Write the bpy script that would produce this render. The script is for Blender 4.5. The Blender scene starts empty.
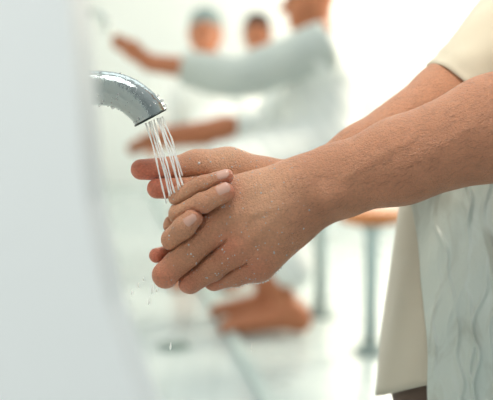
import bpy, math, random
import numpy as np
from mathutils import Vector, Matrix

random.seed(7)
rng = np.random.default_rng(7)
scene = bpy.context.scene
COL = scene.collection
PI = math.pi

# ------------------------------------------------------------------ camera frame
F = 1155.0                       # focal length in pixels of the 493 x 400 frame
D0 = 1.10                        # distance of the hands from the lens (m)
S = D0 / F                       # metres per pixel at that distance
PITCH = math.radians(7.0)
CAM = np.array([0.0, 0.0, 1.05])
FW = np.array([0.0, math.cos(PITCH), -math.sin(PITCH)])
UP = np.array([0.0, math.sin(PITCH), math.cos(PITCH)])
RT = np.array([1.0, 0.0, 0.0])


def P(px, py, d):
    """World point at distance d (along the optical axis) seen at pixel px, py."""
    return CAM + d * (FW + RT * (px - 246.5) / F - UP * (py - 200.0) / F)


def H(v):
    """Hand space (pixels at the focus distance; z away from the lens) -> world, array n x 3."""
    v = np.asarray(v, float).reshape(-1, 3)
    d = D0 + v[:, 2] * S
    return (CAM[None] + d[:, None] * (FW[None] + RT[None] * ((v[:, 0] - 246.5) / F)[:, None]
                                      - UP[None] * ((v[:, 1] - 200.0) / F)[:, None]))


def on_floor(px, py):
    d_dir = FW + RT * (px - 246.5) / F - UP * (py - 200.0) / F
    t = -CAM[2] / d_dir[2]
    return CAM + d_dir * t


# ------------------------------------------------------------------ object helpers
def tag(o, label=None, cat=None, group=None, kind=None):
    if label: o['label'] = label
    if cat: o['category'] = cat
    if group: o['group'] = group
    if kind: o['kind'] = kind
    return o


def empty(name, loc=(0, 0, 0), label=None, cat=None, group=None):
    o = bpy.data.objects.new(name, None)
    COL.objects.link(o)
    o.location = tuple(loc)
    o.empty_display_size = 0.05
    return tag(o, label, cat, group)


def mesh(name, V, FC, mat, parent=None, smooth=True):
    """World-space vertices; the object keeps its parent's origin."""
    me = bpy.data.meshes.new(name)
    V = np.asarray(V, float).reshape(-1, 3)
    org = np.zeros(3)
    if parent is not None:
        pw = parent
        while pw is not None:
            org = org + np.array(pw.location)
            pw = pw.parent
    else:
        org = V.mean(axis=0)
        org[2] = V[:, 2].min()
    me.from_pydata((V - org).tolist(), [], [tuple(int(i) for i in f) for f in FC])
    me.validate()
    me.update()
    if smooth:
        me.polygons.foreach_set('use_smooth', [True] * len(me.polygons))
    me.materials.append(mat)
    o = bpy.data.objects.new(name, me)
    COL.objects.link(o)
    if parent is not None:
        o.parent = parent
    else:
        o.location = tuple(org)
    return o


def join(parts):
    V, FC, n = [], [], 0
    for v, f in parts:
        v = np.asarray(v, float).reshape(-1, 3)
        V.append(v)
        FC += [tuple(i + n for i in q) for q in f]
        n += len(v)
    return np.concatenate(V), FC


def box(x0, x1, y0, y1, z0, z1):
    v = [(x, y, z) for x in (x0, x1) for y in (y0, y1) for z in (z0, z1)]
    f = [(0, 1, 3, 2), (4, 6, 7, 5), (0, 4, 5, 1), (2, 3, 7, 6), (0, 2, 6, 4), (1, 5, 7, 3)]
    return np.array(v, float), f


def catmull(pts, n):
    pts = np.asarray(pts, float)
    m = len(pts)
    out = []
    ext = np.vstack([2 * pts[0] - pts[1], pts, 2 * pts[-1] - pts[-2]])
    for t in np.linspace(0, m - 1, n):
        i = min(int(t), m - 2)
        u = t - i
        p0, p1, p2, p3 = ext[i], ext[i + 1], ext[i + 2], ext[i + 3]
        out.append(0.5 * ((2 * p1) + (-p0 + p2) * u + (2 * p0 - 5 * p1 + 4 * p2 - p3) * u * u
                          + (-p0 + 3 * p1 - 3 * p2 + p3) * u ** 3))
    return np.array(out)


def tube(pts, radii, seg=16, caps=True, ref=(0, 0, 1.0), wob=None, flat=1.0):
    """Tube along pts; wob(i, a) multiplies the radius."""
    pts = np.asarray(pts, float)
    n = len(pts)
    T = np.gradient(pts, axis=0)
    T /= np.linalg.norm(T, axis=1)[:, None] + 1e-12
    ref = np.asarray(ref, float)
    V, FC = [], []
    for i in range(n):
        a = np.cross(ref, T[i])
        if np.linalg.norm(a) < 1e-4:
            a = np.cross(np.array([0.3, 1.0, 0.1]), T[i])
        a /= np.linalg.norm(a)
        b = np.cross(T[i], a)
        for j in range(seg):
            th = 2 * PI * j / seg
            r = radii[i] * (wob(i, th) if wob else 1.0)
            V.append(pts[i] + a * math.cos(th) * r + b * math.sin(th) * r * flat)
    for i in range(n - 1):
        for j in range(seg):
            k = (j + 1) % seg
            FC.append((i * seg + j, i * seg + k, (i + 1) * seg + k, (i + 1) * seg + j))
    if caps:
        FC.append(tuple(range(seg - 1, -1, -1)))
        FC.append(tuple((n - 1) * seg + j for j in range(seg)))
    return np.array(V), FC


def lathe(profile, cx, cy, seg=28):
    V, FC = [], []
    n = len(profile)
    for r, z in profile:
        for j in range(seg):
            a = 2 * PI * j / seg
            V.append((cx + r * math.cos(a), cy + r * math.sin(a), z))
    for i in range(n - 1):
        for j in range(seg):
            k = (j + 1) % seg
            FC.append((i * seg + j, i * seg + k, (i + 1) * seg + k, (i + 1) * seg + j))
    FC.append(tuple(range(seg - 1, -1, -1)))
    FC.append(tuple((n - 1) * seg + j for j in range(seg)))
    return np.array(V), FC


def ball(c, r, rings=8, seg=12, axes=None):
    """Ellipsoid; axes = 3 x 3 rows, default world axes."""
    A = np.eye(3) if axes is None else np.asarray(axes, float)
    r = np.ones(3) * r if np.isscalar(r) else np.asarray(r, float)
    V = [np.array([0, 0, 1.0])]
    for i in range(1, rings):
        t = PI * i / rings
        for j in range(seg):
            a = 2 * PI * j / seg
            V.append(np.array([math.sin(t) * math.cos(a), math.sin(t) * math.sin(a), math.cos(t)]))
    V.append(np.array([0, 0, -1.0]))
    V = (np.array(V) * r) @ A + np.asarray(c, float)
    FC = [(0, 1 + j, 1 + (j + 1) % seg) for j in range(seg)]
    for i in range(rings - 2):
        for j in range(seg):
            k = (j + 1) % seg
            FC.append((1 + i * seg + j, 1 + (i + 1) * seg + j, 1 + (i + 1) * seg + k, 1 + i * seg + k))
    b = 1 + (rings - 2) * seg
    FC += [(b + j, len(V) - 1, b + (j + 1) % seg) for j in range(seg)]
    return V, FC


# ------------------------------------------------------------------ implicit surfaces
BIG = 1e3


class Grid:
    def __init__(self, lo, hi, step):
        self.lo = np.asarray(lo, float)
        self.step = float(step)
        self.n = np.ceil((np.asarray(hi, float) - self.lo) / step).astype(int) + 1
        self.ax = [self.lo[i] + np.arange(self.n[i]) * step for i in range(3)]

    def new(self):
        return np.full(self.n, BIG, np.float32)

    def prim(self, D, p, k):
        """Blend tapered capsule p = (a, b, ra, rb[, stretch]) into field D."""
        a, b, ra, rb = np.asarray(p[0], float), np.asarray(p[1], float), p[2], p[3]
        sc = np.asarray(p[4], float) if len(p) > 4 else np.ones(3)
        m = (max(ra, rb) / min(1.0, sc.min())) + k + 3 * self.step
        i0 = np.maximum(0, np.floor((np.minimum(a, b) - m - self.lo) / self.step).astype(int))
        i1 = np.minimum(self.n, np.ceil((np.maximum(a, b) + m - self.lo) / self.step).astype(int) + 1)
        if (i1 <= i0).any():
            return
        sl = tuple(slice(i0[i], i1[i]) for i in range(3))
        X = (self.ax[0][sl[0]] * sc[0])[:, None, None]
        Y = (self.ax[1][sl[1]] * sc[1])[None, :, None]
        Z = (self.ax[2][sl[2]] * sc[2])[None, None, :]
        a = a * sc
        ab = b * sc - a
        L = float(ab @ ab)
        dx, dy, dz = X - a[0], Y - a[1], Z - a[2]
        h = np.clip((dx * ab[0] + dy * ab[1] + dz * ab[2]) / L, 0, 1) if L > 1e-12 else 0.0
        d = np.sqrt((dx - h * ab[0]) ** 2 + (dy - h * ab[1]) ** 2 + (dz - h * ab[2]) ** 2) - (ra + (rb - ra) * h)
        D[sl] = smin(D[sl], d.astype(np.float32), k)

    def chain(self, prims, k):
        D = self.new()
        for p in prims:
            self.prim(D, p, k)
        return D

    def mesh(self, D):
        s = D < 0
        c = np.zeros(np.array(D.shape) - 1, np.int8)
        sl = lambda o, n: slice(o, n - 1 + o)
        nx, ny, nz = D.shape
        for i in (0, 1):
            for j in (0, 1):
                for k in (0, 1):
                    c += s[sl(i, nx), sl(j, ny), sl(k, nz)]
        act = np.argwhere((c > 0) & (c < 8))
        idx = np.full(c.shape, -1, np.int64)
        idx[act[:, 0], act[:, 1], act[:, 2]] = np.arange(len(act))
        acc = np.zeros((len(act), 3))
        cnt = np.zeros(len(act))
        corners = [(i, j, k) for i in (0, 1) for j in (0, 1) for k in (0, 1)]
        for ca in corners:
            for ax in range(3):
                if ca[ax] == 0:
                    cb = list(ca); cb[ax] = 1
                    va = D[act[:, 0] + ca[0], act[:, 1] + ca[1], act[:, 2] + ca[2]]
                    vb = D[act[:, 0] + cb[0], act[:, 1] + cb[1], act[:, 2] + cb[2]]
                    m = (va < 0) != (vb < 0)
                    t = np.where(m, va / np.where(m, va - vb, 1), 0)
                    pt = np.tile(np.array(ca, float), (len(act), 1))
                    pt[:, ax] = t
                    acc[m] += pt[m]
                    cnt[m] += 1
        V = self.lo + (act + acc / cnt[:, None]) * self.step
        quads = []
        for ax in range(3):
            o1, o2 = (ax + 1) % 3, (ax + 2) % 3
            a = s
            lo_ = [slice(None)] * 3; hi_ = [slice(None)] * 3
            lo_[ax] = slice(0, -1); hi_[ax] = slice(1, None)
            ch = s[tuple(lo_)] != s[tuple(hi_)]
            e = np.argwhere(ch)
            e = e[(e[:, o1] > 0) & (e[:, o2] > 0) & (e[:, o1] < D.shape[o1] - 1) & (e[:, o2] < D.shape[o2] - 1)]
            def cell(d1, d2):
                q = e.copy(); q[:, o1] -= d1; q[:, o2] -= d2
                return idx[q[:, 0], q[:, 1], q[:, 2]]
            q = np.stack([cell(1, 1), cell(0, 1), cell(0, 0), cell(1, 0)], 1)
            ins = s[e[:, 0], e[:, 1], e[:, 2]]
            q[~ins] = q[~ins][:, ::-1]
            quads.append(q)
        Q = np.concatenate(quads)
        Q = Q[(Q >= 0).all(axis=1)]
        # one light smoothing pass
        for _ in range(1):
            nb = np.zeros_like(V); nc = np.zeros(len(V))
            for i in range(4):
                np.add.at(nb, Q[:, i], V[Q[:, (i + 1) % 4]]); np.add.at(nc, Q[:, i], 1)
            V = 0.5 * V + 0.5 * nb / np.maximum(nc, 1)[:, None]
        return V, Q


def smin(a, b, k):
    if k <= 0:
        return np.minimum(a, b)
    h = np.clip(0.5 + 0.5 * (b - a) / k, 0, 1)
    return b + (a - b) * h - k * h * (1 - h)


def normals(V, Q):
    n = np.zeros_like(V)
    fn = np.cross(V[Q[:, 2]] - V[Q[:, 0]], V[Q[:, 3]] - V[Q[:, 1]])
    for i in range(4):
        np.add.at(n, Q[:, i], fn)
    return n / (np.linalg.norm(n, axis=1)[:, None] + 1e-12)


# ------------------------------------------------------------------ materials
def srgb(r, g, b):
    f = lambda c: (c / 255 / 12.92) if c / 255 <= 0.04045 else ((c / 255 + 0.055) / 1.055) ** 2.4
    return (f(r), f(g), f(b), 1.0)


class NT:
    def __init__(self, name):
        self.m = bpy.data.materials.new(name)
        self.m.use_nodes = True
        self.t = self.m.node_tree
        self.n = self.t.nodes
        self.b = self.n['Principled BSDF']
        self.out = self.n['Material Output']

    def add(self, typ, **kw):
        nd = self.n.new(typ)
        for k, v in kw.items():
            if k.startswith('i_'):
                nd.inputs[k[2:].replace('_', ' ')].default_value = v
            else:
                setattr(nd, k, v)
        return nd

    def link(self, a, b):
        self.t.links.new(a, b)

    def set(self, **kw):
        for k, v in kw.items():
            self.b.inputs[k.replace('_', ' ')].default_value = v
        return self


def plain(name, col, rough=0.6, var=0.12, scale=9.0, bump=0.0, bscale=120.0, **kw):
    """Noise-varied colour with optional bump."""
    t = NT(name)
    tc = t.add('ShaderNodeTexCoord')
    nz = t.add('ShaderNodeTexNoise', i_Scale=scale, i_Detail=4.0)
    t.link(tc.outputs['Object'], nz.inputs['Vector'])
    mx = t.add('ShaderNodeMix', data_type='RGBA')
    mx.inputs['A'].default_value = tuple(c * (1 - var) for c in col[:3]) + (1,)
    mx.inputs['B'].default_value = tuple(min(1, c * (1 + var)) for c in col[:3]) + (1,)
    t.link(nz.outputs['Fac'], mx.inputs['Factor'])
    t.link(mx.outputs['Result'], t.b.inputs['Base Color'])
    t.set(Roughness=rough, **kw)
    if bump:
        b2 = t.add('ShaderNodeTexNoise', i_Scale=bscale, i_Detail=3.0)
        t.link(tc.outputs['Object'], b2.inputs['Vector'])
        bp = t.add('ShaderNodeBump', i_Strength=bump, i_Distance=0.01)
        t.link(b2.outputs['Fac'], bp.inputs['Height'])
        t.link(bp.outputs['Normal'], t.b.inputs['Normal'])
    return t.m


def skin_material(name, fine=True):
    t = NT(name)
    tc = t.add('ShaderNodeTexCoord')
    at = t.add('ShaderNodeAttribute', attribute_name='tint')
    n1 = t.add('ShaderNodeTexNoise', i_Scale=45.0, i_Detail=5.0)
    t.link(tc.outputs['Object'], n1.inputs['Vector'])
    n2 = t.add('ShaderNodeTexNoise', i_Scale=420.0, i_Detail=3.0)
    t.link(tc.outputs['Object'], n2.inputs['Vector'])
    r1 = t.add('ShaderNodeMapRange', i_To_Min=0.90, i_To_Max=1.10)
    t.link(n1.outputs['Fac'], r1.inputs['Value'])
    r2 = t.add('ShaderNodeMapRange', i_From_Min=0.3, i_From_Max=0.7, i_To_Min=0.87, i_To_Max=1.13)
    t.link(n2.outputs['Fac'], r2.inputs['Value'])
    ml = t.add('ShaderNodeMath', operation='MULTIPLY')
    t.link(r1.outputs['Result'], ml.inputs[0]); t.link(r2.outputs['Result'], ml.inputs[1])
    vm = t.add('ShaderNodeVectorMath', operation='SCALE')
    t.link(at.outputs['Color'], vm.inputs['Vector']); t.link(ml.outputs['Value'], vm.inputs['Scale'])
    t.link(vm.outputs['Vector'], t.b.inputs['Base Color'])
    t.set(Roughness=0.46, Subsurface_Weight=0.12, Subsurface_Scale=0.006)
    t.b.inputs['Subsurface Radius'].default_value = (1.0, 0.35, 0.2)
    t.b.inputs['Specular IOR Level'].default_value = 0.42
    if fine:
        v = t.add('ShaderNodeTexVoronoi', i_Scale=620.0)
        t.link(tc.outputs['Object'], v.inputs['Vector'])
        n3 = t.add('ShaderNodeTexNoise', i_Scale=900.0, i_Detail=4.0)
        t.link(tc.outputs['Object'], n3.inputs['Vector'])
        ad0 = t.add('ShaderNodeMath', operation='ADD')
        t.link(v.outputs['Distance'], ad0.inputs[0]); t.link(n3.outputs['Fac'], ad0.inputs[1])
        n4 = t.add('ShaderNodeTexNoise', i_Scale=230.0, i_Detail=3.0, i_Distortion=2.5)
        t.link(tc.outputs['Object'], n4.inputs['Vector'])
        ad = t.add('ShaderNodeMath', operation='MULTIPLY_ADD')
        t.link(n4.outputs['Fac'], ad.inputs[0]); ad.inputs[1].default_value = 1.6
        t.link(ad0.outputs['Value'], ad.inputs[2])
        bp = t.add('ShaderNodeBump', i_Strength=0.6, i_Distance=0.0015)
        t.link(ad.outputs['Value'], bp.inputs['Height'])
        t.link(bp.outputs['Normal'], t.b.inputs['Normal'])
        r3 = t.add('ShaderNodeMapRange', i_From_Min=0.35, i_From_Max=0.7, i_To_Min=0.30, i_To_Max=0.58)
        t.link(n2.outputs['Fac'], r3.inputs['Value'])
        t.link(r3.outputs['Result'], t.b.inputs['Roughness'])
    return t.m


def water_material(name, white, alpha):
    """Clear water: refracting body, partly white where it is aerated."""
    t = NT(name)
    t.set(Base_Color=(0.97, 0.99, 0.99, 1), Roughness=0.06, Transmission_Weight=1.0 - white, IOR=1.33)
    tc = t.add('ShaderNodeTexCoord')
    nz = t.add('ShaderNodeTexNoise', i_Scale=260.0, i_Detail=2.0)
    t.link(tc.outputs['Object'], nz.inputs['Vector'])
    r = t.add('ShaderNodeMapRange', i_From_Min=0.35, i_From_Max=0.65, i_To_Min=alpha * 0.7, i_To_Max=min(1, alpha * 1.2))
    t.link(nz.outputs['Fac'], r.inputs['Value'])
    t.link(r.outputs['Result'], t.b.inputs['Alpha'])
    if white > 0.9:                       # aerated water passes light through from behind
        tl = t.add('ShaderNodeBsdfTranslucent')
        tl.inputs['Color'].default_value = (0.98, 1.0, 1.0, 1)
        mx = t.add('ShaderNodeMixShader')
        mx.inputs['Fac'].default_value = 0.5 if alpha > 0.95 else 0.8
        t.link(t.b.outputs['BSDF'], mx.inputs[1]); t.link(tl.outputs['BSDF'], mx.inputs[2])
        t.link(mx.outputs['Shader'], t.out.inputs['Surface'])
    return t.m


def chrome_material():
    t = NT('wet_chrome')
    tc = t.add('ShaderNodeTexCoord')
    t.set(Base_Color=srgb(168, 178, 178), Metallic=1.0, Roughness=0.12)
    n = t.add('ShaderNodeTexNoise', i_Scale=130.0, i_Detail=4.0, i_Roughness=0.65)
    t.link(tc.outputs['Object'], n.inputs['Vector'])
    v = t.add('ShaderNodeTexVoronoi', i_Scale=210.0)
    t.link(tc.outputs['Object'], v.inputs['Vector'])
    ad = t.add('ShaderNodeMath', operation='MULTIPLY_ADD')
    t.link(v.outputs['Distance'], ad.inputs[0]); ad.inputs[1].default_value = 0.35
    t.link(n.outputs['Fac'], ad.inputs[2])
    bp = t.add('ShaderNodeBump', i_Strength=0.16, i_Distance=0.004)
    t.link(ad.outputs['Value'], bp.inputs['Height'])
    t.link(bp.outputs['Normal'], t.b.inputs['Normal'])
    return t.m


def wet_cloth_material():
    t = NT('wet_cloth')
    tc = t.add('ShaderNodeTexCoord')
    mp = t.add('ShaderNodeMapping')
    mp.inputs['Scale'].default_value = (1.0, 1.0, 0.42)
    t.link(tc.outputs['Object'], mp.inputs['Vector'])
    n = t.add('ShaderNodeTexNoise', i_Scale=26.0, i_Detail=3.0, i_Distortion=1.2)
    t.link(mp.outputs['Vector'], n.inputs['Vector'])
    cr = t.add('ShaderNodeValToRGB')
    cr.color_ramp.elements[0].position = 0.34; cr.color_ramp.elements[0].color = srgb(166, 172, 162)
    cr.color_ramp.elements[1].position = 0.50; cr.color_ramp.elements[1].color = srgb(186, 196, 188)
    t.link(n.outputs['Fac'], cr.inputs['Fac'])
    t.link(cr.outputs['Color'], t.b.inputs['Base Color'])
    t.set(Roughness=0.34)
    n2 = t.add('ShaderNodeTexNoise', i_Scale=60.0, i_Detail=4.0)
    t.link(mp.outputs['Vector'], n2.inputs['Vector'])
    bp = t.add('ShaderNodeBump', i_Strength=0.25, i_Distance=0.01)
    t.link(n2.outputs['Fac'], bp.inputs['Height'])
    t.link(bp.outputs['Normal'], t.b.inputs['Normal'])
    return t.m


def fabric(name, col, rough=0.85, scale=700.0):
    t = NT(name)
    tc = t.add('ShaderNodeTexCoord')
    n = t.add('ShaderNodeTexNoise', i_Scale=14.0, i_Detail=4.0)
    t.link(tc.outputs['Object'], n.inputs['Vector'])
    mx = t.add('ShaderNodeMix', data_type='RGBA')
    mx.inputs['A'].default_value = tuple(c * 0.9 for c in col[:3]) + (1,)
    mx.inputs['B'].default_value = tuple(min(1, c * 1.08) for c in col[:3]) + (1,)
    t.link(n.outputs['Fac'], mx.inputs['Factor'])
    t.link(mx.outputs['Result'], t.b.inputs['Base Color'])
    w = t.add('ShaderNodeTexWave', i_Scale=scale, i_Distortion=1.0)
    t.link(tc.outputs['Object'], w.inputs['Vector'])
    bp = t.add('ShaderNodeBump', i_Strength=0.12, i_Distance=0.001)
    t.link(w.outputs['Fac'], bp.inputs['Height'])
    t.link(bp.outputs['Normal'], t.b.inputs['Normal'])
    t.set(Roughness=rough, Sheen_Weight=0.2)
    return t.m


def tile_material(name, col, grout, size, rough, bump=0.05):
    t = NT(name)
    tc = t.add('ShaderNodeTexCoord')
    br = t.add('ShaderNodeTexBrick', offset=0.0)
    br.inputs['Color1'].default_value = col
    br.inputs['Color2'].default_value = tuple(c * 0.97 for c in col[:3]) + (1,)
    br.inputs['Mortar'].default_value = grout
    br.inputs['Scale'].default_value = 1.0
    br.inputs['Mortar Size'].default_value = 0.006
    br.inputs['Brick Width'].default_value = size
    br.inputs['Row Height'].default_value = size
    t.link(tc.outputs['Object'], br.inputs['Vector'])
    t.link(br.outputs['Color'], t.b.inputs['Base Color'])
    n = t.add('ShaderNodeTexNoise', i_Scale=3.0, i_Detail=3.0)
    t.link(tc.outputs['Object'], n.inputs['Vector'])
    r = t.add('ShaderNodeMapRange', i_To_Min=rough * 0.6, i_To_Max=rough * 1.3)
    t.link(n.outputs['Fac'], r.inputs['Value'])
    t.link(r.outputs['Result'], t.b.inputs['Roughness'])
    return t.m


M = {}
M['skin'] = skin_material('skin')
M['far_skin'] = skin_material('far_skin', fine=False)
M['nail'] = plain('fingernail', srgb(212, 166, 149), 0.18, 0.08, 300.0)
M['hair'] = plain('dark_hair', srgb(48, 34, 27), 0.6, 0.3, 80.0)
M['fuzz'] = plain('arm_hair', srgb(86, 54, 38), 0.5, 0.3, 80.0)
M['eye'] = plain('eye', srgb(60, 44, 36), 0.2, 0.2, 80.0)
M['chrome'] = chrome_material()
M['dark_metal'] = plain('dark_metal', srgb(62, 70, 70), 0.35, 0.2, 60.0, Metallic=0.8)
M['jet'] = water_material('running_water', 0.95, 1.0)
M['drop'] = water_material('water_drop', 0.3, 0.95)
M['skin_drop'] = water_material('water_on_skin', 0.6, 0.9)
M['mist_drop'] = water_material('falling_water', 0.97, 0.9)
M['beige'] = fabric('beige_cotton', srgb(184, 178, 161))
M['beige_sleeve_lit'] = fabric('beige_sleeve_lit', srgb(212, 203, 182))  # same shirt cotton, its colour lightened for the warm light on it
M['wet'] = wet_cloth_material()
M['brown_cloth'] = fabric('brown_cotton', srgb(92, 74, 62))
M['white_cloth'] = fabric('white_cotton', srgb(226, 231, 229))
M['grey_cloth'] = fabric('grey_cotton', srgb(186, 194, 190))
M['cap'] = fabric('grey_knit', srgb(122, 140, 140))
M['wall'] = plain('white_wall', srgb(242, 246, 245), 0.5, 0.02, 3.0, 0.03, 60.0)
M['back_wall'] = plain('back_wall', srgb(236, 240, 239), 0.7, 0.02, 2.0, 0.03, 60.0)
M['floor'] = tile_material('floor_tile', srgb(190, 203, 203), srgb(205, 217, 214), 0.40, 0.30)
M['gutter'] = tile_material('gutter_tile', srgb(196, 207, 208), srgb(184, 196, 197), 0.15, 0.22)
M['kerb'] = plain('kerb', srgb(180, 195, 194), 0.45, 0.05, 12.0)
M['grate'] = plain('grate', srgb(150, 168, 162), 0.4, 0.15, 40.0, Metallic=0.6)
M['steel'] = plain('steel_post', srgb(182, 200, 201), 0.4, 0.06, 20.0, Metallic=0.3)
M['post_foot'] = plain('post_foot', srgb(138, 154, 152), 0.5, 0.1, 20.0)
M['wood'] = plain('stool_seat', srgb(196, 122, 66), 0.5, 0.18, 26.0)


def paint(o, cols):
    """Per-vertex colour layer read by the skin material."""
    at = o.data.color_attributes.new('tint', 'FLOAT_COLOR', 'POINT')
    c = np.ones((len(o.data.vertices), 4), np.float32)
    c[:, :3] = cols
    at.data.foreach_set('color', c.ravel())


# ------------------------------------------------------------------ the setting
def wx(y, off=0.0):
    """x of the tap wall's face at world y."""
    return float(np.interp(y, [0.45, 0.55, 1.3, 9.5], [-0.075, -0.0715, -0.227, -1.375])) + off


zt = 2.9
wv = []
prof = [(0.0, 0.14), (0.60, 0.105), (0.87, 0.034), (0.93, 0.015), (0.98, 0.006), (1.08, 0.0), (zt, 0.0)]   # height, swell of the foot of the wall
for yy in (0.55, 0.58, 1.3, 3.0, 9.5):
    for (z, sw) in prof:
        s_ = sw * (1.0 if yy < 0.6 else (0.8 if yy < 1.5 else 0.2))
        wv.append((wx(yy) + s_ - (0.012 if yy == 0.55 else 0.0), yy, z))
npf = len(prof)
wf = []
for i in range(4):
    for j in range(npf - 1):
        wf.append((i * npf + j, (i + 1) * npf + j, (i + 1) * npf + j + 1, i * npf + j + 1))
b0 = len(wv)
for (z, sw) in prof: wv.append((-1.6, 0.55, z))
b1 = len(wv)
for (z, sw) in prof: wv.append((-2.9, 9.5, z))
for j in range(npf - 1):
    wf.append((b0 + j, j, j + 1, b0 + j + 1))
    wf.append((4 * npf + j, b1 + j, b1 + j + 1, 4 * npf + j + 1))
    wf.append((b1 + j, b0 + j, b0 + j + 1, b1 + j + 1))
wf.append(tuple([i * npf + npf - 1 for i in range(5)] + [b1 + npf - 1, b0 + npf - 1]))
wl = mesh('wall_left', wv, wf, M['wall'], smooth=False); wl['kind'] = 'structure'

v, f = box(-4, 7, 9.5, 9.7, 0, 3.4)
mesh('wall_back', v, f, M['back_wall'], smooth=False)['kind'] = 'structure'
v, f = box(-4, 7, -2.5, 9.7, -0.1, 0.0)
mesh('floor', v, f, M['floor'], smooth=False)['kind'] = 'structure'
# tiled gutter beside the tap wall, with a raised kerb
ga, gb = on_floor(268, 405), on_floor(203, 288)
gd = (gb - ga) / np.linalg.norm(gb - ga)
ga2, gb2 = ga - gd * 2.2, ga + gd * 5.5
nrm = np.array([gd[1], -gd[0], 0])
def slab(a, b, w0, w1, z0, z1):
    q = [a + nrm * w0, a + nrm * w1, b + nrm * w1, b + nrm * w0]
    vv = [(*p[:2], z0) for p in q] + [(*p[:2], z1) for p in q]
    ff = [(3, 2, 1, 0), (4, 5, 6, 7), (0, 1, 5, 4), (1, 2, 6, 5), (2, 3, 7, 6), (3, 0, 4, 7)]
    return np.array(vv), ff
v, f = slab(ga2, gb2, -0.018, 0.018, 0.0, 0.03)
mesh('trim_1', v, f, M['kerb'], smooth=False)['kind'] = 'structure'
v, f = slab(ga2, gb2, -0.75, -0.018, 0.0, 0.006)
mesh('floor_gutter', v, f, M['gutter'], smooth=False)['kind'] = 'structure'

# drain
dc = on_floor(174, 349)
dr = empty('floor_drain', (dc[0], dc[1], 0.006), 'round grey drain set in the pale tiled gutter floor', 'drain')
v, f = lathe([(0.062, 0.0062), (0.062, 0.012), (0.052, 0.013), (0.050, 0.009), (0.002, 0.008)], dc[0], dc[1])
mesh('rim', v, f, M['grate'], dr)
parts = []
for k in range(-3, 4):
    hw = math.sqrt(max(0.0, 0.05 ** 2 - (k * 0.014) ** 2))
    parts.append(box(dc[0] - hw, dc[0] + hw, dc[1] + k * 0.014 - 0.004, dc[1] + k * 0.014 + 0.004, 0.009, 0.013))
v, f = join(parts)
mesh('grate', v, f, M['grate'], dr, smooth=False)

# ------------------------------------------------------------------ stools
def stool(px, py, label, height=0.52, group='round stools in front of the taps'):
    c = on_floor(px, py)
    r = empty('pedestal_stool', (c[0], c[1], 0), label, 'stool', group)
    v, f = lathe([(0.105, height - 0.045), (0.115, height - 0.04), (0.118, height - 0.018), (0.112, height - 0.004),
                  (0.10, height)], c[0], c[1], 36)
    mesh('seat', v, f, M['wood'], r)
    v, f = lathe([(0.024, 0.02), (0.024, height - 0.09), (0.05, height - 0.052), (0.05, height - 0.048)], c[0], c[1])
    mesh('post', v, f, M['steel'], r)
    v, f = lathe([(0.06, 0.0), (0.058, 0.012), (0.036, 0.022), (0.030, 0.05), (0.0245, 0.055)], c[0], c[1])
    mesh('foot_plate', v, f, M['post_foot'], r)
    return c


stool(370, 353, 'round brown stool on a grey post, empty, nearest the beige shirt')
SA = stool(320, 316, 'brown stool on a thin grey post under the man reaching for a tap')
SB = stool(222, 268, 'brown stool under the man in the grey cap')
SC = stool(272, 232, 'brown stool under the bareheaded man farthest away')

# ------------------------------------------------------------------ faucets
def faucet(path, rad, label, drops, rim_n):
    base = path[0]
    r = empty('faucet', base, label, 'faucet')
    pts = catmull(path, 40)
    sp_r = np.interp(np.linspace(0, 1, 40), [0, 0.4, 0.75, 0.95, 1], [rad * 1.0, rad * 0.98, rad * 1.02, rad * 1.0, rad * 1.0])
    T = pts[-1] - pts[-2]; T /= np.linalg.norm(T)
    V, FC = tube(pts, sp_r, 40, caps=False, ref=(0, 1, 0.02))
    # turn the lip in
    n = len(pts)
    ring = V[-40:]
    cen = ring.mean(axis=0)
    V2 = [V]
    for sc, dd in ((0.86, 0.0), (0.80, -0.006)):
        V2.append(cen + (ring - cen) * sc + T * dd * (rad / 0.017))
    V = np.concatenate(V2)
    for q in range(2):
        o = (n + q - 1) * 40
        for j in range(40):
            k = (j + 1) % 40
            FC.append((o + j, o + k, o + 40 + k, o + 40 + j))
    FC.append(tuple((n + 1) * 40 + j for j in range(40)))
    mesh('spout', V, FC, M['chrome'], r)
    # dark rubber lip round the outlet
    th = np.linspace(0, 2 * PI, 41)[:-1]
    a = np.cross((0, 1, 0.02), T); a /= np.linalg.norm(a); b = np.cross(T, a)
    loop = np.array([cen + T * 0.0005 + (a * math.cos(t) + b * math.sin(t)) * rad * 1.0 for t in np.append(th, [0.0, 0.16])])
    v, f = tube(loop, [rad * 0.055] * len(loop), 8, caps=False, ref=tuple(T))
    mesh('outlet_ring', v, f, M['dark_metal'], r)
    # flange on the wall
    T0 = pts[1] - pts[0]; T0 /= np.linalg.norm(T0)
    fp = [pts[0] - T0 * 0.004, pts[0] + T0 * 0.001, pts[0] + T0 * 0.006, pts[0] + T0 * 0.009]
    v, f = tube(fp, [rad * 1.75, rad * 1.75, rad * 1.55, rad * 1.0], 32, ref=(0, 1, 0.02))
    mesh('wall_flange', v, f, M['chrome'], r)
    return r, pts, cen, T


tap_px = [(54, 88.5, 0), (78, 88, 0), (98, 88, 0), (113, 89.5, 0), (127, 94.5, 0), (139, 103, 0), (147, 111, 0.2), (150.5, 117, 0.9)]
tap_path = H(tap_px)
tap, tpts, tcen, tT = faucet(tap_path, 17.6 * S, 'wet chrome faucet spout on the white wall, running over the clasped hands', True, 40)
ft = [P(70, 14, 4.75), P(88, 13, 4.72), P(98, 15, 4.7), P(104, 21, 4.7), (P(106, 29, 4.7))]
faucet(ft, 0.016, 'small blurred faucet by the reaching man\'s outstretched hand', False, 40)

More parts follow.
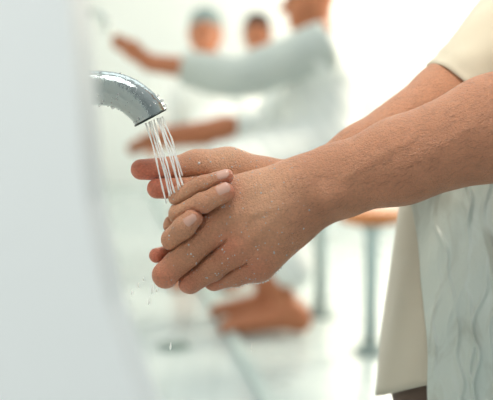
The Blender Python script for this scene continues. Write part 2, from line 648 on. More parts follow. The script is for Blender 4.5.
# droplets on the spout
def bead(c, n, r, h=0.55, rings=6, seg=9):
    n = np.asarray(n, float); n = n / np.linalg.norm(n)
    a = np.cross(n, [0.31, 0.2, 0.93]); a /= np.linalg.norm(a)
    b = np.cross(n, a)
    return ball(c, (r, r, r * h), rings, seg, np.array([a, b, n]))


parts = []
for k in range(120):
    i = int(rng.integers(12, 39))
    T = tpts[min(i + 1, 39)] - tpts[i - 1]; T /= np.linalg.norm(T)
    a = np.cross((0, 1, 0.02), T); a /= np.linalg.norm(a); b = np.cross(T, a)
    # camera-facing half and the top of the tube
    ph = rng.uniform(0, 2 * PI)
    d = a * math.cos(ph) + b * math.sin(ph)
    if d[1] > 0.1 or (i > 34 and d[0] > .5): continue
    r = rng.choice([0.0006, 0.0008, 0.0011, 0.0015], p=[.4, .3, .2, .1])
    parts.append(bead(tpts[i] + d * 17.6 * S, d, r))
for (px, py, r) in ((113, 107.5, 1.7), (129, 114.5, 1.2), (162, 100.5, 1.5), (165.3, 105.5, 1.4), (158, 95.5, 1.1), (99, 106, 1.2)):
    parts.append(ball(H([(px, py, -1)])[0], r * S * 1.1, 6, 9))
v, f = join(parts)
tag(mesh('water_beads', v, f, M['drop']), 'beads of water clinging to the chrome faucet spout', 'water drops', kind='stuff')

# ------------------------------------------------------------------ running water
ws = empty('water_stream', tcen, 'thin white jets of water falling from the chrome faucet onto the hands', 'water')
starts = [(-8.6, 3.4), (-5.8, 2.4), (-3.0, 1.2), (0.0, 0.0), (2.8, -1.2), (5.6, -2.2), (8.4, -3.2), (-4.4, 1.9), (4.0, -1.6)]
ends = [(166, 203, -16), (170, 196, -22), (175, 193, -24), (169, 196, -22), (179, 190, -24), (183, 185, -24), (182, 176, -2),
        (172, 194, -23), (180, 187, -24)]
for k, ((sx, sy), e) in enumerate(zip(starts, ends)):
    s0 = np.array([154.2 + sx, 119.8 + sy, (-7, 5, -9, 8, -10, 4, -2, 9, -4)[k]])
    mid = s0 * 0.5 + np.array(e, float) * 0.5 + np.array([1.0, -1.5, 0])
    pp = catmull([s0, mid, e], 46)
    tt = np.linspace(0, 1, 46)
    side = np.sin(tt * (7 + .6 * k) + k * 1.7) * 0.45
    pp[:, 0] += side
    rr = (0.82 + 0.16 * np.sin(tt * 17 + k * 2.1) + 0.06 * np.sin(tt * 41 + k)) * S * (1.0 if k < 7 else 0.75)
    v, f = tube(H(pp), rr, 8, ref=(0, 1, 0))
    mesh('water_jet', v, f, M['jet'], ws)

drop_spec = [  # px, py, length, radius, depth, label
    (152.5, 288, 15, 1.0, -4, 'long falling streak of water just under the little fingertip'),
    (149.0, 301, 9, 1.0, -2, 'falling water drop lowest under the little fingertip'),
    (132.0, 292, 6, 1.3, 0, 'leftmost falling water drop under the clasped hands'),
    (138.5, 285, 6, 1.0, -6, 'slanting water drop left of the long falling streak'),
    (156.5, 290, 6, 0.8, 4, 'small water drop right of the long falling streak under the first knuckle'),
    (143.5, 279, 4, 0.8, 2, 'tiny water drop highest of those left of the long streak'),
    (170.5, 346, 9, 1.1, -10, 'water drop falling in front of the round floor drain'),
    (251.5, 347, 9, 0.6, 6, 'thin water drop falling under the blurred bare foot'),
]
for (px, py, ln, r, dz, lab) in drop_spec:
    tt = np.linspace(0, 1, 12)
    pts = H([(px + 0.35 * ln * (t - .5) * -0.3, py + ln * (t - .5), dz) for t in tt])
    rr = [max(0.06, math.sin(PI * min(1, t * 1.02) ** 1.6)) * r * S for t in tt]
    v, f = tube(pts, rr, 10, ref=(0, 1, 0))
    tag(mesh('water_drop', v, f, M['mist_drop']), lab, 'water drop', 'water drops falling from the hands')

# ------------------------------------------------------------------ foreground person
person = empty('person', (P(560, 0, 1.33)[0], P(560, 0, 1.33)[1], 0.0),
               'person in a beige shirt, both hands clasped and washing under the chrome faucet', 'person')

G = Grid((118, 20, -78), (585, 305, 215), 1.15)
# left hand and forearm (nearest the lens)
L = [
    ((600, 92, 0), (493, 128, -2), 54, 51, (1, 1, 1.08)),
    ((493, 128, -2), (400, 161, 0), 51, 41.5, (1, 1, 1.12)),
    ((400, 161, 0), (335, 182, 2), 41.5, 35, (1, 1, 1.25)),
    ((335, 182, 2), (303, 193, 0), 35, 33, (1, 1, 1.4)),
    # metacarpals
    ((300, 180, 0), (212, 197, -3), 21, 16.5),
    ((302, 190, -3), (216, 225, -8), 24, 18.5),
    ((304, 200, -2), (233, 250, -6), 23, 18),
    ((312, 212, 2), (258, 263, 0), 17, 19.5),
    ((285, 215, 2), (250, 235, 2), 30, 24),
    # knuckle at the wrist (ulna)
    ((330, 197, -18), (334, 196, -18), 11, 11),
]
palmL = G.chain(L, 15)
LF = [
    [((212, 197, -3), (176, 226, -1), 16, 12.5), ((176, 226, -1), (184, 222, 26), 12, 10)],
    [((216, 227, -10), (188, 253, -14), 17, 15.2), ((188, 253, -14), (165.5, 275, -9), 14.8, 13.2), ((165.5, 275, -9), (178, 262, 24), 13, 10.5)],
    [((236, 251, -8), (212, 268, -9), 16, 13.8), ((212, 268, -9), (190, 281.5, -4), 13.6, 12), ((190, 281.5, -4), (199, 268, 26), 12, 10)],
    [((257, 264, -1), (236, 274, -1), 15, 12.5), ((236, 274, -1), (214, 280, 4), 12.3, 10.4), ((214, 280, 4), (220, 266, 28), 10.5, 9)],
    # thumb, its tip showing behind the other hand's fingers
    [((236, 195, 16), (196, 188, 20), 15, 12), ((196, 188, 20), (157, 188.5, 15), 11.5, 10.2)],
]
fieldL = palmL.copy()
m1, m2, mR = G.new(), G.new(), G.new()


def second(d):
    global m1, m2
    m2 = np.minimum(m2, np.maximum(m1, d))
    m1 = np.minimum(m1, d)


for ch in LF:
    d_ = G.chain(ch, 3.0)
    second(d_)
    fieldL = np.minimum(fieldL, smin(palmL, d_, 7.0))
# right hand and forearm (behind)
R = [
    ((560, 22, 200), (454, 103, 140), 48, 42),
    ((454, 103, 140), (364, 157, 86), 42, 31.5, (1, 1, 1.05)),
    ((364, 157, 86), (296, 194, 52), 31, 27, (1, 1, 1.2)),
    ((290, 190, 52), (235, 190, 46), 30, 32, (1, 1, 1.3)),
    # ball of the thumb
    ((262, 177, 42), (228, 169, 36), 18, 19),
    ((228, 169, 36), (196, 165.5, 32), 19, 15.5),
]
palmR = G.chain(R, 14)
RF = [
    [((200, 166, 32), (168, 169, 27), 15, 12), ((168, 169, 27), (141, 169.5, 23), 11.8, 10.4)],
    [((222, 186, 46), (181, 194, 14), 14, 11.5), ((181, 194, 14), (178.5, 197, -14), 11, 9.8), ((178.5, 197, -14), (203, 184.5, -26), 9.8, 8.8), ((203, 184.5, -26), (226, 176.6, -25), 8.8, 7.8)],
    [((220, 200, 48), (182, 212, 12), 14, 12), ((182, 212, 12), (179.5, 214, -17), 11.8, 10.8), ((179.5, 214, -17), (203, 202.5, -31), 10.6, 10.8), ((203, 202.5, -31), (224, 192, -32), 10.8, 10.3)],
    [((218, 214, 50), (176, 236, 10), 13, 11.8), ((176, 236, 10), (172.5, 239.5, -15), 11.6, 11.0), ((172.5, 239.5, -15), (184, 227, -28), 11.2, 11.4), ((184, 227, -28), (193, 217.5, -31), 11.4, 10.4)],
    [((214, 228, 48), (178, 252, 26), 11, 9.5), ((178, 252, 26), (156.5, 255.5, 6), 9, 7.6)],
]
fieldR = palmR.copy()
for ch in RF:
    d_ = G.chain(ch, 3.0)
    second(d_)
    mR = np.minimum(mR, d_)
    fieldR = np.minimum(fieldR, smin(palmR, d_, 7.0))
full = np.minimum(fieldL, fieldR)
# the skin creases where finger meets finger and finger meets the back of the other hand
full += np.where(m1 < 4, 2.6 * np.exp(-((m2 - m1) / 1.5) ** 2), 0).astype(np.float32)
full += np.where(mR < 4, 1.8 * np.exp(-((palmL - mR) / 1.5) ** 2), 0).astype(np.float32)
V1, Q1 = G.mesh(full)
del palmL, palmR, fieldL, fieldR, full, m1, m2, mR
N1 = normals(V1, Q1)

# fine anatomy pushed along the normals: tendons, veins, skin folds over the joints
def seg_dist(V, a, b):
    a = np.asarray(a, float); b = np.asarray(b, float)
    ab = b - a
    h = np.clip(((V - a) @ ab) / (ab @ ab), 0, 1)
    return np.linalg.norm(V - a - h[:, None] * ab, axis=1), h

disp = np.zeros(len(V1))
front = N1[:, 2] < 0.2
for a, b, w, hgt in (((300, 184, -28), (222, 222, -28), 4.0, 0.9), ((302, 196, -26), (240, 246, -26), 4.0, 0.9),
                     ((298, 176, -22), (232, 196, -22), 4.0, 0.7), ((304, 206, -22), (262, 258, -20), 3.5, 0.7),
                     ((285, 205, -28), (252, 214, -28), 2.2, 0.8), ((252, 214, -28), (238, 232, -28), 2.2, 0.7),
                     ((420, 132, -44), (345, 176, -28), 3.0, 0.7), ((470, 128, -50), (420, 158, -42), 3.5, 0.7)):
    d, h = seg_dist(V1, a, b)
    disp += np.where(front, 1.7 * hgt * np.exp(-(d * d) / (2 * w * w * 2)), 0)
FOLDS = [((188, 253, -14), (-.72, .69, 0), 9, 3.2), ((166, 274, -12), (-.6, .8, 0), 9, 3.0), ((212, 268, -9), (-.8, .6, 0), 7, 3.0),
         ((204, 184, -27), (.94, -.34, 0), 6, 2.2), ((205, 201, -31), (.88, -.47, 0), 7, 2.4), ((181, 229, -28), (.7, -.7, 0), 6, 2.4),
         ((300, 186, -22), (.95, -.32, 0), 20, 6.0)]
for c, ax, rad, per in FOLDS:
    q = V1 - np.array(c)
    d = np.linalg.norm(q, axis=1)
    disp += np.where(front, 0.42 * np.cos(2 * PI * (q @ np.array(ax)) / per) * np.exp(-(d / rad) ** 2), 0)
V1 = V1 + N1 * disp[:, None]

# colour of the skin
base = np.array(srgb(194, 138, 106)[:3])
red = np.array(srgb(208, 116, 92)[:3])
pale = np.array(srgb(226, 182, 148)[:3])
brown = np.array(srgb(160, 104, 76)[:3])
colr = np.tile(base, (len(V1), 1))
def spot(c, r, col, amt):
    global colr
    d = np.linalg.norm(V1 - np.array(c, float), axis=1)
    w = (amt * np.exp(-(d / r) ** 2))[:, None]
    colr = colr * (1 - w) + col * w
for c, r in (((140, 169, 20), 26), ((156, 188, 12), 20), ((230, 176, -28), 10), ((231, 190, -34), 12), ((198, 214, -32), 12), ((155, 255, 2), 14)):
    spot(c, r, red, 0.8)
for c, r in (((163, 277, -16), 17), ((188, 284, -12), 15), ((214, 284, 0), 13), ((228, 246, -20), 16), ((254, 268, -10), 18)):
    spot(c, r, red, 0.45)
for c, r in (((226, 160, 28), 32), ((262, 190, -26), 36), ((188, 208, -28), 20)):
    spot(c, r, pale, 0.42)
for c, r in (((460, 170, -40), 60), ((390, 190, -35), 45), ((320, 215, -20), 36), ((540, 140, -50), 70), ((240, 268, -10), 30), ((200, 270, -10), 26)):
    spot(c, r, brown, 0.45)  # lower sides browned, deepening their shading in the colour
# coarse rest of the body (mostly outside the photograph)
G2 = Grid((300, -560, -90), (900, 1075, 560), 11.0)
B = [
    ((620, -40, 250), (600, 330, 250), 120, 125, (1, 1, 0.72)),
    ((620, -160, 150), (620, -160, 350), 85, 85),
    ((600, -230, 250), (575, -320, 250), 52, 50),
    ((575, 92 + 8, 0), (645, -150, 70), 54, 62), ((560, 22, 200), (625, -150, 400), 50, 62),
    ((600, 92, 0), (540, 112, -1), 54, 52),
    ((610, 380, 160), (610, 700, 150), 90, 62), ((610, 700, 150), (640, 1010, 150), 58, 38),
    ((610, 380, 350), (610, 700, 350), 90, 62), ((610, 700, 350), (640, 1030, 350), 58, 38),
    ((645, 1022, 150), (520, 1030, 140), 36, 22), ((645, 1032, 350), (520, 1040, 350), 36, 22),
    # head
    ((560, -420, 250), (545, -385, 250), 92, 84), ((500, -360, 250), (505, -345, 250), 48, 42),
    ((462, -385, 250), (475, -410, 250), 12, 8),
    ((565, -385, 158), (572, -405, 158), 14, 16), ((565, -385, 342), (572, -405, 342), 14, 16),
]
V2, Q2 = G2.mesh(G2.chain(B, 26))
c2 = np.tile(base, (len(V2), 1))
W1, W2 = H(V1), H(V2)
W2[:, 2] = np.maximum(W2[:, 2], 0.002)
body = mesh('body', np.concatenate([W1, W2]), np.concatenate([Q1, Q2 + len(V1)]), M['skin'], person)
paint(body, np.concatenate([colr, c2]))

# fingernails
def nail(c, along, nrml, hl, hw, label=None):
    c = np.array(c, float)
    near_ = np.hypot(V1[:, 0] - c[0], V1[:, 1] - c[1]) < 1.6
    c[2] = V1[near_, 2].min() - 0.5
    t = np.array(along, float); n = np.array(nrml, float)
    t /= np.linalg.norm(t); n -= t * (n @ t); n /= np.linalg.norm(n); b = np.cross(n, t)
    nu, nv = 11, 11
    V, FC = [], []
    for i in range(nu):
        u = -1 + 2 * i / (nu - 1)
        lim = (1 - abs(u) ** 3.2) ** (1 / 2.6) if abs(u) < 1 else 0.0
        lim = max(lim, 0.35)
        for j in range(nv):
            w = (-1 + 2 * j / (nv - 1)) * lim
            edge = max(abs(w), abs(u))
            V.append(c + t * u * hl + b * w * hw - n * (0.42 * hw * w * w + 0.09 * hl * u * u + (0.9 if edge > 0.93 else 0.0)))
    for i in range(nu - 1):
        for j in range(nv - 1):
            q = i * nv + j
            FC.append((q, q + nv, q + nv + 1, q + 1))
    return mesh('fingernail', H(V), FC, M['nail'], body)


nail((222.0, 173.2, -34.6), (.95, -.28, -.02), (-.15, -.55, -.85), 7.0, 5.0)
nail((222.5, 188.2, -41.8), (.89, -.45, 0), (-.05, -.34, -.95), 7.6, 5.9)
nail((189.0, 219.3, -40.6), (.74, -.67, -.1), (-.1, -.2, -.98), 7.4, 5.8)

for sz in (-36, 36):
    v, f = ball((476, -402, 250 + sz), 12, 8, 12)
    mesh('eye', H(v), f, M['eye'], body)

# fine hair on the forearms
parts_v, parts_f = [], []
cand = np.where((V1[:, 0] > 285) & (V1[:, 0] < 520) & (N1[:, 2] < 0.25))[0]
pick = rng.choice(cand, 2100, replace=False)
for i in pick:
    p, n = V1[i], N1[i]
    ax = np.array([-.93, .36, 0.0]) if p[2] < 60 else np.array([-.8, .6, 0.])
    t = ax + rng.normal(0, .3, 3); t -= n * (t @ n); t /= np.linalg.norm(t) + 1e-9
    ln = rng.uniform(6, 13)
    s = np.cross(n, t) * 0.085
    q0, q1, q2 = p, p + t * ln * .5 + n * rng.uniform(.8, 2.0), p + t * ln + n * rng.uniform(.6, 2.8)
    k = len(parts_v)
    parts_v += [q0 - s, q0 + s, q1 - s * .7, q1 + s * .7, q2]
    parts_f += [(k, k + 1, k + 3, k + 2), (k + 2, k + 3, k + 4)]
o = mesh('arm_hair', H(parts_v), parts_f, M['fuzz'], body)
o['kind'] = 'stuff'

# water on the skin
parts = []
cand = np.where((V1[:, 0] > 160) & (V1[:, 0] < 330) & (N1[:, 2] < -0.15))[0]
wgt = np.exp(-((V1[cand, 0] - 232) / 48) ** 2)
pick = rng.choice(cand, 420, replace=False, p=wgt / wgt.sum())
for i in pick:
    r = rng.choice([0.45, 0.7, 1.0, 1.5], p=[.64, .28, .07, .01]) * S * 1.05
    n = N1[i] * np.array([1, -1, 1])
    nw = np.array([N1[i][0], N1[i][2], -N1[i][1]])
    parts.append(bead(H([V1[i]])[0], nw, r, 0.6, 5, 7))
for x0 in np.arange(222, 284, 2.6):                 # beads gathering along the lower edge of the hand
    c_ = np.where(np.abs(V1[:, 0] - x0) < 1.2)[0]
    c_ = c_[V1[c_, 2] < 12]
    i = c_[np.argmax(V1[c_, 1])]
    parts.append(ball(H([V1[i] + np.array([0, 0.2, -2])])[0], rng.uniform(.6, 1.3) * S, 5, 7))
v, f = join(parts)
tag(mesh('water_droplets', v, f, M['skin_drop']), 'tiny water droplets scattered over the back of the clasped hands', 'water drops', kind='stuff')

# ------------------------------------------------------------------ clothing of the foreground person
def fold_noise(a, t, ph=0.0):
    return (math.sin(3 * a + 2.2 * t + ph) * .4 + math.sin(7 * a - 3.0 * t + 1.3 + ph) * .35 + math.sin(13 * a + 5 * t + ph * 2) * .18)


def shirt_front(y):
    return np.interp(y, [-240, -120, 0, 60, 150, 205, 300, 396], [605, 575, 545, 510, 428, 401, 388, 377])


ys = np.concatenate([np.linspace(-235, 396, 70)])
Vs, Fs = [], []
SEG = 120
for i, y in enumerate(ys):
    xf = shirt_front(y); xb = np.interp(y, [-240, -100, 100, 396], [650, 720, 735, 760])
    cx, rx = (xf + xb) / 2, (xb - xf) / 2
    rz = np.interp(y, [-240, -200, -120, 100, 396], [70, 170, 190, 175, 190])
    amp = np.interp(y, [-240, -100, 200, 396], [0.5, 2.5, 5, 8])
    for j in range(SEG):
        a = 2 * PI * j / SEG
        ca, sa = math.cos(a), math.sin(a)
        e = 0.80
        x = cx + rx * math.copysign(abs(ca) ** e, ca)
        z = 262 + rz * math.copysign(abs(sa) ** e, sa)
        nz = fold_noise(a, y / 130.0) * amp
        rise = 11.0 * min(1.0, max(0.0, (x - 378) / 50.0)) * max(0.0, (y - 330) / 66.0)
        Vs.append((x + ca * nz * .5, y - rise, z + sa * nz))
for i in range(len(ys) - 1):
    for j in range(SEG):
        k = (j + 1) % SEG
        Fs.append((i * SEG + j, i * SEG + k, (i + 1) * SEG + k, (i + 1) * SEG + j))
shirt = mesh('shirt', H(Vs), Fs, M['beige'], person)
sm = shirt.modifiers.new('thick', 'SOLIDIFY'); sm.thickness = 0.002; sm.offset = -1

# sleeve of the far arm
path = catmull([(460, 98, 140), (494, 68, 156), (556, 8, 205), (590, -80, 300), (622, -150, 385)], 34)
rad = np.interp(np.linspace(0, 1, 34), [0, .06, .3, 1], [44, 45, 54, 84])
def wob(i, th):
    return 1 + 0.035 * math.sin(3 * th + i * .35) + 0.02 * math.sin(7 * th - i * .6) + (0.02 if 2 < i < 5 else 0)
v, f = tube(path, rad, 56, caps=False, ref=(0, 0, 1.0), wob=wob)
slv = mesh('sleeve', H(v), f, M['beige_sleeve_lit'], shirt)
sm = slv.modifiers.new('thick', 'SOLIDIFY'); sm.thickness = 0.0025; sm.offset = 1
# sleeve of the near arm, pushed up past the elbow
path = catmull([(598, 60, 12), (622, -20, 35), (645, -150, 72)], 20)
v, f = tube(path, np.linspace(70, 92, 20), 48, caps=False, ref=(0, 0, 1.0), wob=wob)
slv = mesh('sleeve', H(v), f, M['beige_sleeve_lit'], shirt)
sm = slv.modifiers.new('thick', 'SOLIDIFY'); sm.thickness = 0.0025; sm.offset = 1

def shirt_z(x, y):
    xf = shirt_front(y); xb = np.interp(y, [-240, -100, 100, 396], [650, 720, 735, 760])
    cx, rx = (xf + xb) / 2, (xb - xf) / 2
    t = min(1.0, abs((x - cx) / rx))
    ca = t ** (1 / 0.80)
    return 262 - np.interp(y, [-240, -200, -120, 100, 396], [70, 170, 190, 175, 190]) * math.sqrt(max(0.0, 1 - ca * ca)) ** 0.80


# wet cloth clinging to the near side
nu, nv = 150, 150
Vw, Fw = [], []
ridges = [(448, 0.10, 3.2), (462, -0.06, 2.6), (470, 0.05, 4.2), (480, -0.10, 3.0), (436, 0.03, 2.0), (492, 0.04, 3.5), (520, 0, 4), (545, .05, 4)]
for i in range(nu):
    y = 140 + (430 - 140) * i / (nu - 1)
    xl = np.interp(y, [140, 215, 300, 390, 430], [405, 413, 424, 428, 430]) + 1.2 * math.sin(y / 17.0)
    for j in range(nv):
        u = j / (nv - 1)
        x = xl + (640 - xl) * u
        z = min(shirt_z(x, y), shirt_z(x + 14, y) + 16) - 13
        d = 0.0
        for (rx, sl_, h_) in ridges:
            xx = rx + (y - 300) * sl_ + 4.5 * math.sin(y / 23.0 + rx) + 2.2 * math.sin(y / 8.5 + rx * 2)
            hh = h_ * (0.55 + 0.45 * math.sin(y / 31.0 + rx * .7))
            d += hh * math.exp(-((x - xx) / 1.9) ** 2)
        d += 1.6 * math.sin(x / 13.0 + math.sin(y / 40) * 2) + 1.0 * math.sin(y / 15 + x / 9)
        Vw.append((x, y, z - 1.35 * d))
for i in range(nu - 1):
    for j in range(nv - 1):
        q = i * nv + j
        Fw.append((q, q + nv, q + nv + 1, q + 1))
wet = mesh('wet_cloth', H(Vw), Fw, M['wet'], person)
wet['label'] = 'pale wet crinkled cloth clinging to the near side of the shirt'
sm = wet.modifiers.new('thick', 'SOLIDIFY'); sm.thickness = 0.0012; sm.offset = -1

# trousers and hair
tp = []
for zc in (150, 350):
    path = catmull([(553, 372, zc + (40 if zc == 150 else -20)), (556, 520, zc + (26 if zc == 150 else 0)), (590, 760, zc), (628, 1000 + (12 if zc > 200 else 0), zc)], 26)
    tp.append(tube(path, np.interp(np.linspace(0, 1, 26), [0, .3, 1], [165, 130, 70]), 40, caps=False, ref=(0, 0, 1.0),
                   wob=lambda i, th: 1 + .03 * math.sin(5 * th + i * .5), flat=0.5))
v, f = join(tp)
tr = mesh('trousers', H(v), f, M['brown_cloth'], person)
v, f = ball((575, -440, 250), (92, 72, 96), 12, 20)
mesh('hair', H(v), f, M['hair'], person)

# ------------------------------------------------------------------ seated men in the background
def seated(name_label, seat, lean, sh_z, arms, feet, grey, head, head_r=0.098, hair=None, scale=1.0, knees=None, look=(-1, 0, -.1), up_sleeve=0.62):
    """arms: list of (shoulder, elbow, wrist, finger tip) world points; feet: list of (ankle, toe); head: world point."""
    r = empty('person', (seat[0], seat[1], 0), name_label, 'person')
    hip = np.array([seat[0], seat[1], 0.675])
    head = np.array(head)
    look = np.array(look, float); look /= np.linalg.norm(look)
    side = np.cross(look, [0, 0, 1.0]); side /= np.linalg.norm(side)
    hup = np.cross(side, look)
    shs = [np.array(a[0]) for a in arms]
    chest = (shs[0] + shs[1]) / 2
    pts = [head + 0.16, head - 0.16, hip + .3, hip - .6] + [np.array(p) for a in arms for p in a] + [np.array(p) for a in feet for p in a]
    lo = np.min(pts, axis=0) - 0.2; hi = np.max(pts, axis=0) + 0.2
    lo[2] = -0.03
    g = Grid(lo, hi, 0.0115)
    hr = head_r
    neck = chest + np.array([0, 0, 0.06])
    bp = [(hip + [0, 0, .03], chest - np.array([0, 0, .08]), .115, .13), (chest - [0, 0, .06], neck, .10, .062), (neck, head - look * .02, .056, .054),
          (head + hup * .045 - look * .02, head - hup * .015, hr, hr * .92),
          (head - hup * .05 + look * .03, head - hup * .075 + look * .045, hr * .66, hr * .48),
          (head + look * hr * .98 + hup * .005, head + look * (hr + .022) - hup * .022, .010, .014)]
    for s_ in (-1, 1):
        e = head + side * s_ * hr * .95 - look * .01
        bp.append((e + hup * .018, e - hup * .02, .013, .010))
    for ai, a in enumerate(arms):
        a = [np.array(p, float) for p in a]
        fa = 1.0 if ai == 0 else 1.28
        bp += [(a[0], a[1], .058, .046), (a[1], a[1] * .6 + a[2] * .4, .047, .046 * fa), (a[1] * .6 + a[2] * .4, a[2], .046 * fa, .034 * fa)]
    kn = []
    for q, (an, toe) in enumerate(feet):
        an, toe = np.array(an, float), np.array(toe, float)
        k = np.array(knees[q], float)
        kn.append(k)
        bp += [(hip + (k - hip) * .12 + [0, 0, .02], k, .08, .062), (k, an, .060, .044), (an + [0.02, 0, -.005], toe + [0, 0, .01], .055, .034), (an, an + [0.04, 0, -.035], .042, .042)]
    Dd = g.chain(bp, .03)
    for a in arms:
        w, tip = np.array(a[2], float), np.array(a[3], float)
        d = (tip - w); ln = np.linalg.norm(d); d /= ln
        lat = np.cross(d, [0, .6, .8]); lat /= np.linalg.norm(lat)
        nn = np.cross(d, lat)
        palm = g.chain([(w, w + d * ln * .5, .030, .038, (1, 1, 1))], .01)
        Dd = smin(Dd, palm, .02)
        for q in range(4):
            off = lat * (q - 1.5) * .021
            b_ = w + d * ln * .45 + off
            t_ = w + d * ln * (1.0 - .05 * abs(q - 1.4)) + off * 1.15 + nn * .012
            Dd = np.minimum(Dd, g.chain([(b_, b_ * .45 + t_ * .55 - nn * .006, .0125, .0115), (b_ * .45 + t_ * .55 - nn * .006, t_, .0115, .0095)], .004))
        tb = w + d * ln * .22 - lat * .03
        Dd = smin(Dd, g.chain([(tb, tb + d * .05 - lat * .028, .016, .0125)], .004), .012)
    V, Q = g.mesh(Dd)
    V[:, 2] = np.maximum(V[:, 2], 0.004)
    b = mesh('body', V, Q, M['far_skin'], r)
    cc = np.tile(np.array(srgb(178, 112, 78)[:3]), (len(V), 1))
    paint(b, cc)
    for s_ in (-1, 1):
        e = head + look * hr * .90 + side * s_ * .034 + hup * .018
        v, f = ball(e, .0125, 6, 10)
        mesh('eye', v, f, M['eye'], b)
    # robe over trunk and legs
    rp = [(hip + [0.0, 0, .015], chest - np.array([0, 0, .1]), .145, .165), (shs[0] - [0, 0, .03], shs[1] - [0, 0, .03], .085, .085),
          (chest, neck - [0, 0, .03], .11, .075)]
    for q, (an, toe) in enumerate(feet):
        an = np.array(an, float)
        rp += [(hip + [0, 0, .02], kn[q], .125, .10), (kn[q], an + [0.01, 0, .17], .095, .075)]
    rp.append((kn[0] * .5 + kn[1] * .5, hip + [0, 0, .02], .10, .12))
    V, Q = g.mesh(g.chain(rp, .06))
    V = V + 0.006 * np.sin(V[:, 2:3] * 60 + V[:, 0:1] * 90)
    rb = mesh('robe', V, Q, M['white_cloth'], r)
    for ai, a in enumerate(arms):
        a = [np.array(p, float) for p in a]
        cut = a[1] + (a[2] - a[1]) * (up_sleeve if ai == 0 else min(up_sleeve, .30))
        path = catmull([a[0] + (a[0] - a[1]) * .12, a[0] * .5 + a[1] * .5 - [0, 0, .012], a[1] - [0, 0, .012], cut], 22)
        v, f = tube(path, np.interp(np.linspace(0, 1, 22), [0, .4, .8, 1], [.098, .088, .080, .068]), 24, caps=False, ref=(0, 1, 0.03),
                    wob=lambda i, th: 1 + .05 * math.sin(2 * th + i * .8))
        o = mesh('sleeve', v, f, grey if ai == 0 else M['white_cloth'], rb)
        mm = o.modifiers.new('thick', 'SOLIDIFY'); mm.thickness = 0.004
    # hair or cap: the upper back of the skull
    v, f = ball(head + hup * .05 - look * .028, (1, 1, 1), 16, 24)
    v = v - (head + hup * .05 - look * .028)
    v = np.stack([v @ np.eye(3)[0], v @ np.eye(3)[1], v @ np.eye(3)[2]], 1)
    loc = np.stack([v[:, 0], v[:, 1], v[:, 2]], 1)
    keep_lo = -.25
    z_ = np.maximum(loc[:, 2], keep_lo)
    wv_ = head + hup * .055 - look * .03 + (loc[:, 0:1] * look + loc[:, 1:2] * side) * (hr + .006) + z_[:, None] * hup * (hr + .008)
    mesh('cap' if hair == 'cap' else 'hair', wv_, f, M['cap'] if hair == 'cap' else M['hair'], r)
    return r


dA = float(np.dot(np.array([SA[0], SA[1], .55]) - CAM, FW))
A_arms = [
    (P(318, 48, dA - .16), P(236, 74, dA - .20), P(150, 63, dA - .18), P(113, 37, dA - .16)),
    (P(322, 58, dA + .16), P(262, 127, dA + .10), P(168, 137, dA + .02), P(126, 149, dA + .0)),
]
nf = on_floor(290, 335); ff_ = on_floor(272, 321)
A_feet = [((nf[0], nf[1], .085), (nf[0] - .24, nf[1] - .03, .028)), ((ff_[0], ff_[1], .085), (ff_[0] - .22, ff_[1], .028))]
A_knees = [(SA[0] - .36, nf[1] + .04, .62), (SA[0] - .40, ff_[1] - .05, .61)]
seated('seated man in a white robe with one grey sleeved arm stretched toward a tap', SA, 0, 1.1, A_arms, A_feet, M['grey_cloth'],
       P(309, 2, dA), knees=A_knees, hair='hair')

def simple_man(label, S_, d, hx, hy, hair, look):
    h = P(hx, hy, d)
    b = np.array([S_[0], S_[1], 0])
    lk = np.array(look, float); lk[2] = 0; lk /= np.linalg.norm(lk)
    sd = np.cross(lk, [0, 0, 1.0])
    ch = np.array([h[0] - lk[0] * .05, h[1] - lk[1] * .05, h[2] - .235])
    arms, feet, knees = [], [], []
    for s_ in (-1, 1):
        sh = ch + sd * s_ * .17
        el = sh + lk * .12 + sd * s_ * .05 - np.array([0, 0, .27])
        wr = el + lk * .22 - np.array([0, 0, .02]) - sd * s_ * .06
        tip = wr + lk * .16 - np.array([0, 0, .03])
        arms.append((sh, el, wr, tip))
        kn = b + lk * .42 + sd * s_ * .13 + np.array([0, 0, .61])
        an = b + lk * .40 + sd * s_ * .12 + np.array([0, 0, .085])
        knees.append(kn)
        feet.append((an, an + lk * .22 - np.array([0, 0, .057])))
    seated(label, S_, 0, 0, arms, feet, M['white_cloth'], h, knees=knees, hair=hair, look=look, head_r=.078, up_sleeve=.8)


dB = float(np.dot(np.array([SB[0], SB[1], 1.1]) - CAM, FW))
dC = float(np.dot(np.array([SC[0], SC[1], 1.1]) - CAM, FW))
simple_man('seated man in a white robe wearing a round grey cap', SB, dB, 205, 36, 'cap', (-.12, -.99, -.1))
simple_man('bareheaded dark-haired man in white, farthest of the seated men', SC, dC, 257, 36, 'hair', (-.1, -.99, -.1))

# ------------------------------------------------------------------ light
def area(name, loc, target, size, power, col):
    l = bpy.data.lights.new(name, 'AREA')
    l.shape = 'DISK'; l.size = size; l.energy = power; l.color = col
    o = bpy.data.objects.new(name, l)
    COL.objects.link(o)
    o.location = loc
    o.rotation_euler = (Vector(target) - Vector(loc)).to_track_quat('-Z', 'Y').to_euler()
    return o


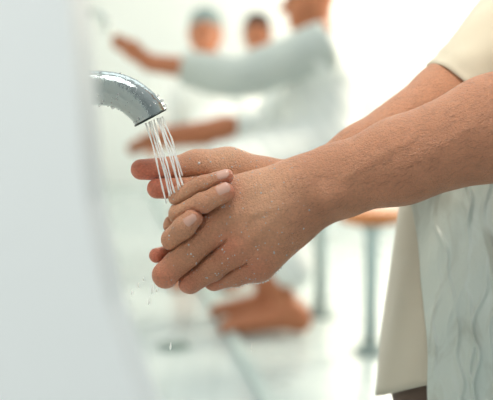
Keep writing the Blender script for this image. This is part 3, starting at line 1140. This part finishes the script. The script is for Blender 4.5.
area('hand_key_light', (0.02, 0.92, 2.3), tuple(H([(230, 200, 0)])[0]), 0.55, 11, (1.0, 0.97, 0.93))  # unseen key lamp added overhead to light the hands
sp = bpy.data.lights.new('warm_arm_light', 'SPOT')  # added spot, standing in for the warm haze over the arms
sp.energy = 40; sp.color = (1.0, 0.86, 0.64); sp.spot_size = math.radians(19); sp.spot_blend = 1.0; sp.shadow_soft_size = 0.2
so = bpy.data.objects.new('warm_arm_light', sp)
COL.objects.link(so)
so.location = (0.02, 0.72, 2.5)
so.rotation_euler = (Vector(H([(465, 62, 110)])[0]) - so.location).to_track_quat('-Z', 'Y').to_euler()
area('hall_light', (0.4, 4.0, 4.2), (-0.2, 5.2, 0.3), 3.5, 46, (0.92, 1.0, 1.0))
area('front_light', (-0.40, -0.6, 1.5), (-0.25, 0.6, 1.0), 0.8, 7.5, (1.0, 0.985, 0.96))  # unseen fill added behind the camera to lift the near wall
area('warm_side_light', (1.9, 5.2, 1.7), tuple(P(330, 90, 4.7)), 0.7, 68, (1.0, 0.88, 0.68))  # added lamp that washes the seated man's robe out into the glow
gl = bpy.data.lights.new('glow_light', 'POINT')
gl.energy = 125; gl.color = (1.0, 0.90, 0.72); gl.shadow_soft_size = 0.25
go = bpy.data.objects.new('glow_light', gl)
COL.objects.link(go)
go.location = tuple(P(410, -75, 8.6))

w = bpy.data.worlds.new('hall_daylight')
scene.world = w
w.use_nodes = True
nt = w.node_tree
bg = nt.nodes['Background']
tc = nt.nodes.new('ShaderNodeTexCoord')
sx = nt.nodes.new('ShaderNodeSeparateXYZ')
nt.links.new(tc.outputs['Generated'], sx.inputs[0])
cr = nt.nodes.new('ShaderNodeValToRGB')
mr = nt.nodes.new('ShaderNodeMapRange')
mr.inputs['From Min'].default_value = -1; mr.inputs['From Max'].default_value = 1
nt.links.new(sx.outputs['Z'], mr.inputs['Value'])
e = cr.color_ramp.elements
e[0].position = 0.30; e[0].color = (0.14, 0.17, 0.17, 1)
e[1].position = 0.95; e[1].color = (0.80, 0.82, 0.80, 1)
m_ = e.new(0.52); m_.color = (0.70, 0.76, 0.75, 1)
nt.links.new(mr.outputs['Result'], cr.inputs['Fac'])
nt.links.new(cr.outputs['Color'], bg.inputs['Color'])
my = nt.nodes.new('ShaderNodeMapRange')
my.inputs['From Min'].default_value = -0.9; my.inputs['From Max'].default_value = 0.6
my.inputs['To Min'].default_value = 0.5; my.inputs['To Max'].default_value = 1.08
nt.links.new(sx.outputs['Y'], my.inputs['Value'])
nt.links.new(my.outputs['Result'], bg.inputs['Strength'])

# ------------------------------------------------------------------ camera
cd = bpy.data.cameras.new('camera')
cd.sensor_width = 36.0
cd.lens = F / 493.0 * 36.0
cd.clip_start = 0.02
cd.dof.use_dof = True
cd.dof.focus_distance = 1.085
cd.dof.aperture_fstop = cd.lens / 19.0
co = bpy.data.objects.new('camera', cd)
COL.objects.link(co)
co.location = tuple(CAM)
co.rotation_euler = (math.radians(90) - PITCH, 0, 0)
scene.camera = co

scene.view_settings.view_transform = 'Standard'
scene.view_settings.look = 'None'
scene.cycles.use_denoising = True
